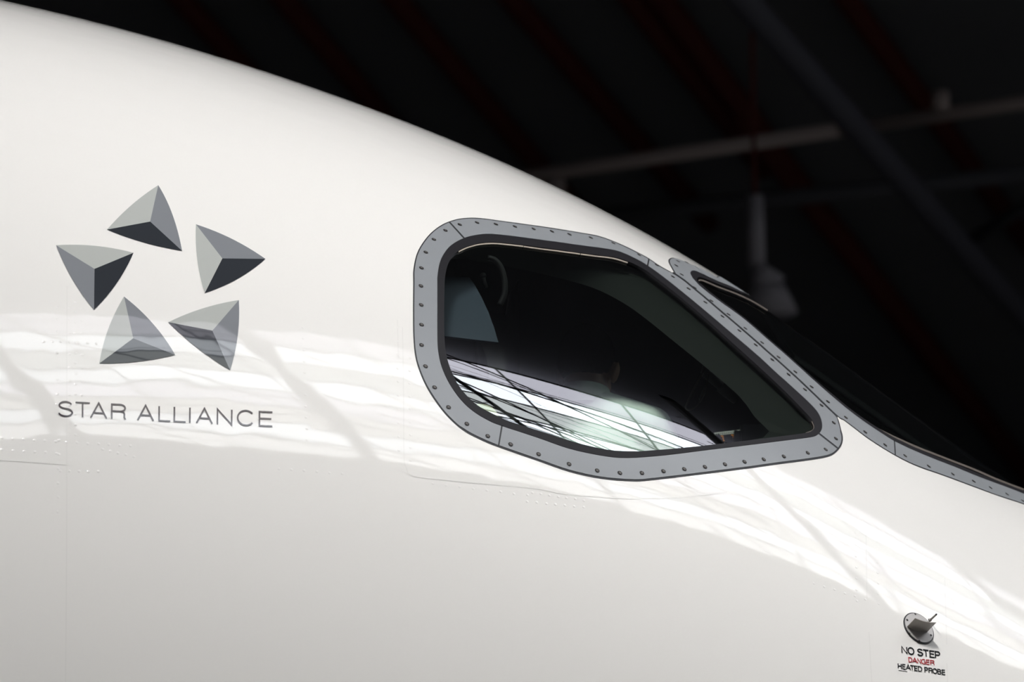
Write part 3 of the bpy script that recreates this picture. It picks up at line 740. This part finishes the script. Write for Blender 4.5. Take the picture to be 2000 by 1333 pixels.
bm = bmesh.new(); bm_cyl(bm, loc(a, b, 0.034), loc(a, b, 0.037), 0.0027, 0.0020, 14)
bm_obj('pin_tip', bm, M_DGREY, prb, True)

# --- skin joints and rivets
M_JOINT = mat('joint_paint', srgb(236, 234, 230), 0.12)
def joint(pts, w=2.2, off=0.0005):
    return patch('skin_joint', to_xt(ribbon(catmull(pts, 5, False), w)), M_JOINT, skin, (), 0.05, off)
JO = [[(-10, 899), (60, 903), (131, 908.5)], [(131, 560), (130.5, 700), (130.5, 908), (130, 1100), (128, 1340)],
      [(786, 640), (788, 760), (789, 890), (793, 913), (806, 930), (870, 938), (930, 944), (1010, 951), (1060, 957), (1100, 965), (1165, 971), (1230, 975)],
      [(776, 625), (777.5, 680), (779, 700)], [(1691, 1030), (1692, 1100), (1693, 1170)], [(1697, 1235), (1700, 1290), (1703, 1340)],
      [(1230, 975), (1330, 972), (1420, 962)], [(1845, 1130), (1849, 1260)], [(1849, 1296), (1851, 1340)]]
for j in JO: joint(j)
RV = []
def rrow(a, b, n, jit=0.6):
    for k in range(n):
        t = k / max(1, n - 1); RV.append((a[0] + (b[0] - a[0]) * t + random.uniform(-jit, jit), a[1] + (b[1] - a[1]) * t + random.uniform(-jit, jit)))
rrow((5, 856), (255, 872), 13); rrow((5, 879), (110, 886), 6); rrow((200, 878), (262, 893), 5); rrow((118, 921), (192, 922), 5)
for yy in (600, 624, 648, 690, 716, 742, 770, 790): rrow((112, yy), (160, yy + 3), 3)
rrow((85, 667), (205, 672), 8); rrow((115, 860), (113, 1000), 6); rrow((147, 590), (148, 850), 14)
rrow((592, 640), (600, 860), 11); rrow((545, 916), (668, 926), 6); rrow((845, 945), (1030, 968), 8); rrow((1040, 963), (1140, 978), 7); rrow((1030, 980), (1140, 992), 7)
rrow((1670, 1020), (1674, 1175), 8); rrow((1712, 1040), (1716, 1180), 8); rrow((1590, 1140), (1690, 1172), 6); rrow((1850, 1100), (1862, 1180), 5)
rrow((776, 640), (779, 880), 10); rrow((800, 700), (802, 900), 9)
xr = to_xt(RV); V, F, N = [], [], []
p, n = surf(xr[:, 0], xr[:, 1], 0.0)
for k in range(len(p)):
    e1 = np.cross(n[k], [0, 0, 1.]); e1 /= np.linalg.norm(e1); e2 = np.cross(n[k], e1); b = len(V)
    for rr, hh, tilt in ((0.0042, 0.0002, 0.25), (0.0032, 0.0006, 0.16)):
        for q in range(10):
            c, s = math.cos(q * 0.6283), math.sin(q * 0.6283); V.append(p[k] + (e1 * c + e2 * s) * rr + n[k] * hh)
            m_ = n[k] + (e1 * c + e2 * s) * tilt; N.append(m_ / np.linalg.norm(m_))
    V.append(p[k] + n[k] * 0.0007); N.append(n[k])
    for q in range(10):
        q2 = (q + 1) % 10
        F.append((b + q, b + q2, b + 10 + q2, b + 10 + q)); F.append((b + 10 + q, b + 10 + q2, b + 20))
rv = mesh_obj('rivet_heads', V, F, M_WHITE, skin, N); tag(rv, kind='stuff')

# ------------------------------------------------------------------ cockpit
side_hole = catmull(SIDE_HOLE, 4); OFFL = -0.075
xt_hole = to_xt(side_hole, OFFL)
xs = np.linspace(-1.3, 2.15, 40)
outl = np.concatenate([np.stack([xs, np.full(40, -0.35)], -1), np.stack([np.full(30, 2.15), np.linspace(-0.35, 3.5, 30)], -1), np.stack([xs[::-1], np.full(40, 3.5)], -1), np.stack([np.full(30, -1.3), np.linspace(3.5, -0.35, 30)], -1)])
gs = np.concatenate([np.stack([np.full(30, x), np.linspace(-0.3, 3.45, 30) * TS], -1) for x in np.linspace(-1.2, 2.05, 26)])
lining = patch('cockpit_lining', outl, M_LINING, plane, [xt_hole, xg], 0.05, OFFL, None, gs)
# window surround: from the pane edge back to the lining
def polar_resample(loop, c, n=140):
    a = np.arctan2(loop[:, 1] - c[1], loop[:, 0] - c[0]); o = np.argsort(a); r = np.linalg.norm(loop - c, axis=1)
    aa = np.concatenate([a[o] - 2 * math.pi, a[o], a[o] + 2 * math.pi]); rr = np.tile(r[o], 3)
    g = np.linspace(-math.pi, math.pi, n, endpoint=False); q = np.interp(g, aa, rr)
    return np.stack([c[0] + q * np.cos(g), c[1] + q * np.sin(g)], -1)
def surround(loop_a, loop_b, oa, ob, m, parent, c, two=None):
    n = 140
    A = polar_resample(loop_a, c, n); B = polar_resample(loop_b, c, n)
    xa, xb = to_xt(A), to_xt(B, ob)
    pa, _ = surf(xa[:, 0], xa[:, 1], oa); pb, _ = surf(xb[:, 0], xb[:, 1], ob)
    V = np.concatenate([pa, pb]); F = [(i, (i + 1) % n, n + (i + 1) % n, n + i) for i in range(n)]
    return mesh_obj('inner_surround', V, F, m, parent)
cc = np.array([1200.0, 690.0])
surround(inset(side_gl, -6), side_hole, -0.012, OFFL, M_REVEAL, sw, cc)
# bulkhead and floor
FLZ = 4.42
def section_poly(x, off, n=40, t0=-0.1, t1=math.pi + 0.1):
    t = np.linspace(t0, t1, n); p, _ = surf(np.full(n, x), t, off); return p
pb = section_poly(-1.28, OFFL - 0.01, 40, 0.02, math.pi - 0.02)
mesh_obj('bulkhead', pb, [tuple(range(40))], M_LINING, plane, smooth=False)
xs2 = np.linspace(-1.28, 2.1, 20)
yl = wf(xs2) * np.sqrt(np.maximum(0, 1 - ((FLZ - zf(xs2)) / hf(xs2)) ** 2)) - 0.1
Vf = [(x, -y, FLZ) for x, y in zip(xs2, yl)] + [(x, y, FLZ) for x, y in zip(xs2, yl)]
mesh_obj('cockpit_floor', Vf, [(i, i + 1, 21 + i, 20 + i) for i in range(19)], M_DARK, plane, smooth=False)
# instrument panel with small lit scales
gp = at(1425, 850, -0.35)
bm = bmesh.new(); bm_box(bm, (gp[0] + 0.12, gp[1] + 0.35, gp[2] - 0.30), (0.22, 0.9, 0.62)); bmesh.ops.bevel(bm, geom=bm.edges[:], offset=0.02, segments=2, affect='EDGES')
ip = bm_obj('instrument_panel', bm, M_DARK, plane)
M_TICK = mat('scale_white', (0.2, 0.2, 0.2), 0.5, emit=(0.75, 0.8, 0.7), estr=0.35)
M_AMBER = mat('digit_amber', (0.2, 0.1, 0.02), 0.5, emit=(0.9, 0.33, 0.04), estr=0.35)
def lit(name, pts, w, m):
    P = np.array([at(x, y, -0.362) for x, y in pts]); V, F = [], []
    for k in range(len(P) - 1):
        d = P[k + 1] - P[k]; d /= np.linalg.norm(d); s = np.cross(d, [0, 1., 0]); s /= np.linalg.norm(s)
        b = len(V); h = w / 650 / 2
        for y in (0, 0.004): V += [P[k] + s * h + [0, y, 0], P[k + 1] + s * h + [0, y, 0], P[k + 1] - s * h + [0, y, 0], P[k] - s * h + [0, y, 0]]
        F += [(b, b + 1, b + 2, b + 3), (b + 7, b + 6, b + 5, b + 4), (b, b + 4, b + 5, b + 1), (b + 2, b + 6, b + 7, b + 3)]
    return mesh_obj(name, V, F, m, ip, smooth=False)
lit('scale_line', [(1395, 846.5), (1412, 844.5), (1430, 842.5), (1452, 840)], 1.1, M_TICK)
lit('scale_line', [(1406, 849), (1428, 846.5), (1452, 843)], 0.8, M_TICK)
for k in range(14):
    x = 1397 + k * 4.1; lit('tick', [(x, 849 - k * 0.45), (x + 0.4, 845.6 - k * 0.45)], 0.8 + (1.2 if k > 9 else 0), M_TICK)
for x, y in ((1410, 852), (1430, 850), (1450, 848)):
    lit('digit', [(x - 2, y), (x + 2.5, y), (x + 1.5, y + 4), (x + 3, y + 4.2), (x + 3, y + 9), (x + 5, y + 9)], 0.9, M_AMBER)
# slate-blue panel with a curved front edge in the aft corner
sh_out = [(850, 546), (905, 545), (944, 546), (955, 562), (968, 585), (982, 615), (993, 645), (1001, 673), (960, 668), (910, 662), (850, 655)]
OS = -0.105
shd = patch('slate_panel', to_xt(catmull(sh_out, 1), OS), M_SLATE, plane, (), 0.02, OS, OS - 0.006)
# grab handle, hook and side panel
hp = catmull([(952, 504), (966, 508), (978, 522), (985, 545), (986, 566), (983, 582), (976, 596)], 4, False)
bm = bmesh.new(); bm_tube(bm, [at(x, y, -1.72) for x, y in hp], 0.0085, 10); bm_obj('grab_handle', bm, M_DARK, plane, True)
bm = bmesh.new(); bm_tube(bm, [at(x, y, -1.70) for x, y in ((944, 540), (945, 548), (949, 562))], 0.006, 8); bm_ball(bm, at(943.5, 539, -1.70), 0.009); bm_obj('coat_hook', bm, M_DARK, plane, True)
OP = -0.30
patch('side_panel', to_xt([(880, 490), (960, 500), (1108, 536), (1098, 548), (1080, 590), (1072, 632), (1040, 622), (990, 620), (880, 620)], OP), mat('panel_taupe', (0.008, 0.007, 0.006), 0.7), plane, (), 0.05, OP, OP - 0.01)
# strap loop and swivel arm by the front post
bm = bmesh.new(); bm_tube(bm, [at(x, y, -1.35) for x, y in catmull([(1386, 700), (1372, 728), (1356, 758), (1343, 786), (1339, 796), (1344, 801), (1356, 797), (1366, 786), (1374, 768), (1380, 750), (1384, 730)], 3, False)], 0.0024, 8)
bm_obj('hanging_strap', bm, mat('strap_tan', (0.055, 0.048, 0.036), 0.5), plane, True)
bm = bmesh.new(); vs = [at(x, y, -1.33) for x, y in ((1371, 762), (1376, 752), (1380, 756), (1377, 770), (1368, 786), (1365, 778))]
f0 = [bm.verts.new(v) for v in vs]; f1 = [bm.verts.new(v + np.array([0, 0.006, 0])) for v in vs]
bm.faces.new(f0); bm.faces.new(f1[::-1])
for i in range(6): bm.faces.new((f0[i], f1[i], f1[(i + 1) % 6], f0[(i + 1) % 6]))
bm_obj('strap_tab', bm, mat('tab_grey', (0.055, 0.07, 0.072), 0.4), plane)
bm = bmesh.new(); bm_cyl(bm, at(1376, 728, -1.30), at(1412, 758, -1.28), 0.013); bm_cyl(bm, at(1408, 754, -1.28), at(1440, 778, -1.26), 0.020); bm_cyl(bm, at(1385, 703, -1.30), at(1376, 730, -1.30), 0.012)
bm_obj('swivel_arm', bm, M_DGREY, plane, True)
# pale card in the lower aft corner
cp = to_xt(catmull([(941, 806), (953, 796), (968, 795), (983, 800), (994, 810), (999, 826), (998, 842), (973, 836), (946, 818)], 4), -0.10)
card = patch('paper_card', cp, M_CARD, None, (), 0.03, -0.095, -0.10)
tag(card, 'pale yellow-green card tucked behind the side window sill', 'card')

# ------------------------------------------------------------------ pilot seat and person
HD = np.array([0.34, 0.94, 0.0]); HD /= np.linalg.norm(HD); SD = np.array([HD[1], -HD[0], 0.0])   # facing, and the person's right
neck = at(1148, 778, -1.16)
hipz = FLZ + 0.52
base = np.array([neck[0], neck[1], 0]) - HD * 0.02
def PP(r, f, z): return base + SD * r + HD * f + np.array([0, 0, z])
sb = np.array([*PP(0, 0.05, 0)[:2], FLZ])
seat = tag(empty('pilot_seat', tuple(sb)), None)
child_of(seat, plane)
rz = Matrix.Rotation(math.atan2(SD[1], SD[0]), 3, 'Z')
bm = bmesh.new(); bm_box(bm, sb + np.array([0, 0, 0.36]), (0.50, 0.46, 0.12), rz); bmesh.ops.bevel(bm, geom=bm.edges[:], offset=0.04, segments=3, affect='EDGES'); bm_obj('cushion', bm, M_SEATF, seat, True)
bm = bmesh.new(); bm_box(bm, sb + np.array([0, 0, 0.15]), (0.26, 0.30, 0.31), rz); bm_obj('pedestal', bm, M_DGREY, seat)
person = tag(empty('person', tuple(sb + np.array([0, 0, 0.42]))), 'person in pale green shirt seated inside the cockpit, seen from behind', 'person')
sz = neck[2]        # base of the neck
bm = bmesh.new()
hc = np.array(at(1146, 722, -1.13))      # head centre
hq = Matrix(((SD[0], HD[0], 0), (SD[1], HD[1], 0), (0, 0, 1)))
tilt = hq @ Matrix.Rotation(R(-14), 3, 'X')
def HP(r, f, z): v = tilt @ Vector((r, f, z)); return hc + np.array(v)
bm_ball(bm, HP(0, 0.0, 0.03), (0.076, 0.097, 0.095), tilt)
bm_ball(bm, HP(0, 0.035, -0.035), (0.062, 0.070, 0.085), tilt)
bm_ball(bm, HP(0, 0.075, -0.075), (0.030, 0.026, 0.026), tilt)          # chin
bm_ball(bm, HP(0, 0.108, -0.02), (0.014, 0.018, 0.024), tilt)           # nose
for s in (-1, 1):
    bm_ball(bm, HP(s * 0.084, 0.012, -0.014), (0.010, 0.021, 0.036), tilt @ Matrix.Rotation(R(12 * s), 3, 'Y'))   # ears
    bm_ball(bm, HP(s * 0.080, 0.016, -0.020), (0.012, 0.012, 0.020), tilt)
    bm_ball(bm, HP(s * 0.030, 0.092, 0.012), (0.018, 0.010, 0.008), tilt)
bm_capsule(bm, HP(0, -0.030, -0.03), neck - np.array([0, 0, 0.03]), 0.056, 0.062)
bm_capsule(bm, neck - np.array([0, 0, 0.02]), PP(0, 0, sz - 0.35), 0.07, 0.12)
for s in (-1, 1):
    bm_capsule(bm, PP(0, 0, sz - 0.07), PP(s * 0.185, 0, sz - 0.11), 0.06, 0.055)
    el = PP(s * 0.26, 0.08, sz - 0.40); wr = PP(s * 0.20, 0.32, sz - 0.42)
    bm_capsule(bm, PP(s * 0.19, 0, sz - 0.12), el, 0.048, 0.040); bm_capsule(bm, el, wr, 0.039, 0.028)
    hd = PP(s * 0.18, 0.40, sz - 0.43); bm_capsule(bm, wr, hd, 0.028, 0.036)
    for q in range(4):
        fl = (0.062, 0.072, 0.068, 0.052)[q]; b0 = hd + SD * (q - 1.5) * 0.021
        k1 = b0 + HD * (0.035 + fl * 0.5) + np.array([0, 0, 0.004]); k2 = k1 + HD * fl * 0.4 - np.array([0, 0, fl * 0.35])
        bm_capsule(bm, b0, k1, 0.010, 0.009); bm_capsule(bm, k1, k2, 0.009, 0.008)
    tb = hd - SD * s * 0.03; bm_capsule(bm, tb, tb - SD * s * 0.03 + HD * 0.04, 0.012, 0.010)
for s in (-1, 1):
    hip = PP(s * 0.09, 0.02, hipz); kn = PP(s * 0.12, 0.44, hipz + 0.0); an = PP(s * 0.12, 0.47, FLZ + 0.09)
    bm_capsule(bm, hip, kn, 0.085, 0.058); bm_capsule(bm, kn, an, 0.056, 0.038); bm_capsule(bm, an - np.array([0, 0, 0.045]), an + HD * 0.16 - np.array([0, 0, 0.05]), 0.042, 0.034)
bm_capsule(bm, PP(0, 0, sz - 0.30), PP(0, 0.02, hipz + 0.02), 0.12, 0.13)
remeshed('body', bm, 0.007, M_SKINH, person, 3)
# shirt
bm = bmesh.new()
bm_ball(bm, PP(0, 0.0, sz - 0.235), (0.205, 0.125, 0.20), hq)
bm_ball(bm, PP(0, 0.01, sz - 0.40), (0.185, 0.135, 0.24), hq)
bm_capsule(bm, PP(0, 0.0, sz - 0.045), PP(0, 0, sz - 0.10), 0.072, 0.10)
for s in (-1, 1):
    bm_capsule(bm, PP(s * 0.05, 0, sz - 0.075), PP(s * 0.19, 0.0, sz - 0.122), 0.082, 0.072)
    bm_capsule(bm, PP(s * 0.20, 0.0, sz - 0.135), PP(s * 0.245, 0.06, sz - 0.33), 0.068, 0.068)
shirt = remeshed('shirt', bm, 0.009, M_SHIRT, person, 6)
# collar: a folded band around the neck
V, F = [], []
n = 40
for k in range(n):
    a = 2 * math.pi * k / n; c, s = math.cos(a), math.sin(a)
    back = 0.5 - 0.5 * s
    for (rr, zz) in ((0.070, -0.030), (0.0665, 0.004 + 0.014 * back), (0.071, 0.008 + 0.014 * back), (0.080, -0.028 + 0.0 * back), (0.083, -0.040)):
        V.append(PP(rr * c * 1.0, rr * s * 1.08 - 0.004, sz + zz))
for k in range(n):
    for j in range(4):
        F.append((k * 5 + j, ((k + 1) % n) * 5 + j, ((k + 1) % n) * 5 + j + 1, k * 5 + j + 1))
mesh_obj('collar', V, F, M_SHIRT, person)
# hair
bm = bmesh.new()
bm_ball(bm, HP(0, -0.006, 0.045), (0.0815, 0.098, 0.092), tilt)
bm_ball(bm, HP(0, -0.045, 0.000), (0.074, 0.060, 0.072), tilt)
for s_ in (-1, 1): bm_ball(bm, HP(s_ * 0.062, -0.005, 0.020), (0.020, 0.055, 0.045), tilt)
remeshed('hair', bm, 0.007, M_HAIR, person, 3)
# trousers
bm = bmesh.new()
bm_capsule(bm, PP(-0.05, 0.01, hipz + 0.03), PP(0.05, 0.01, hipz + 0.03), 0.14, 0.14)
for s in (-1, 1):
    hip = PP(s * 0.09, 0.02, hipz + 0.005); kn = PP(s * 0.12, 0.44, hipz + 0.005); an = PP(s * 0.12, 0.47, FLZ + 0.13)
    bm_capsule(bm, hip, kn, 0.094, 0.068); bm_capsule(bm, kn, an, 0.066, 0.056)
remeshed('trousers', bm, 0.01, M_TROUSER, person, 3)
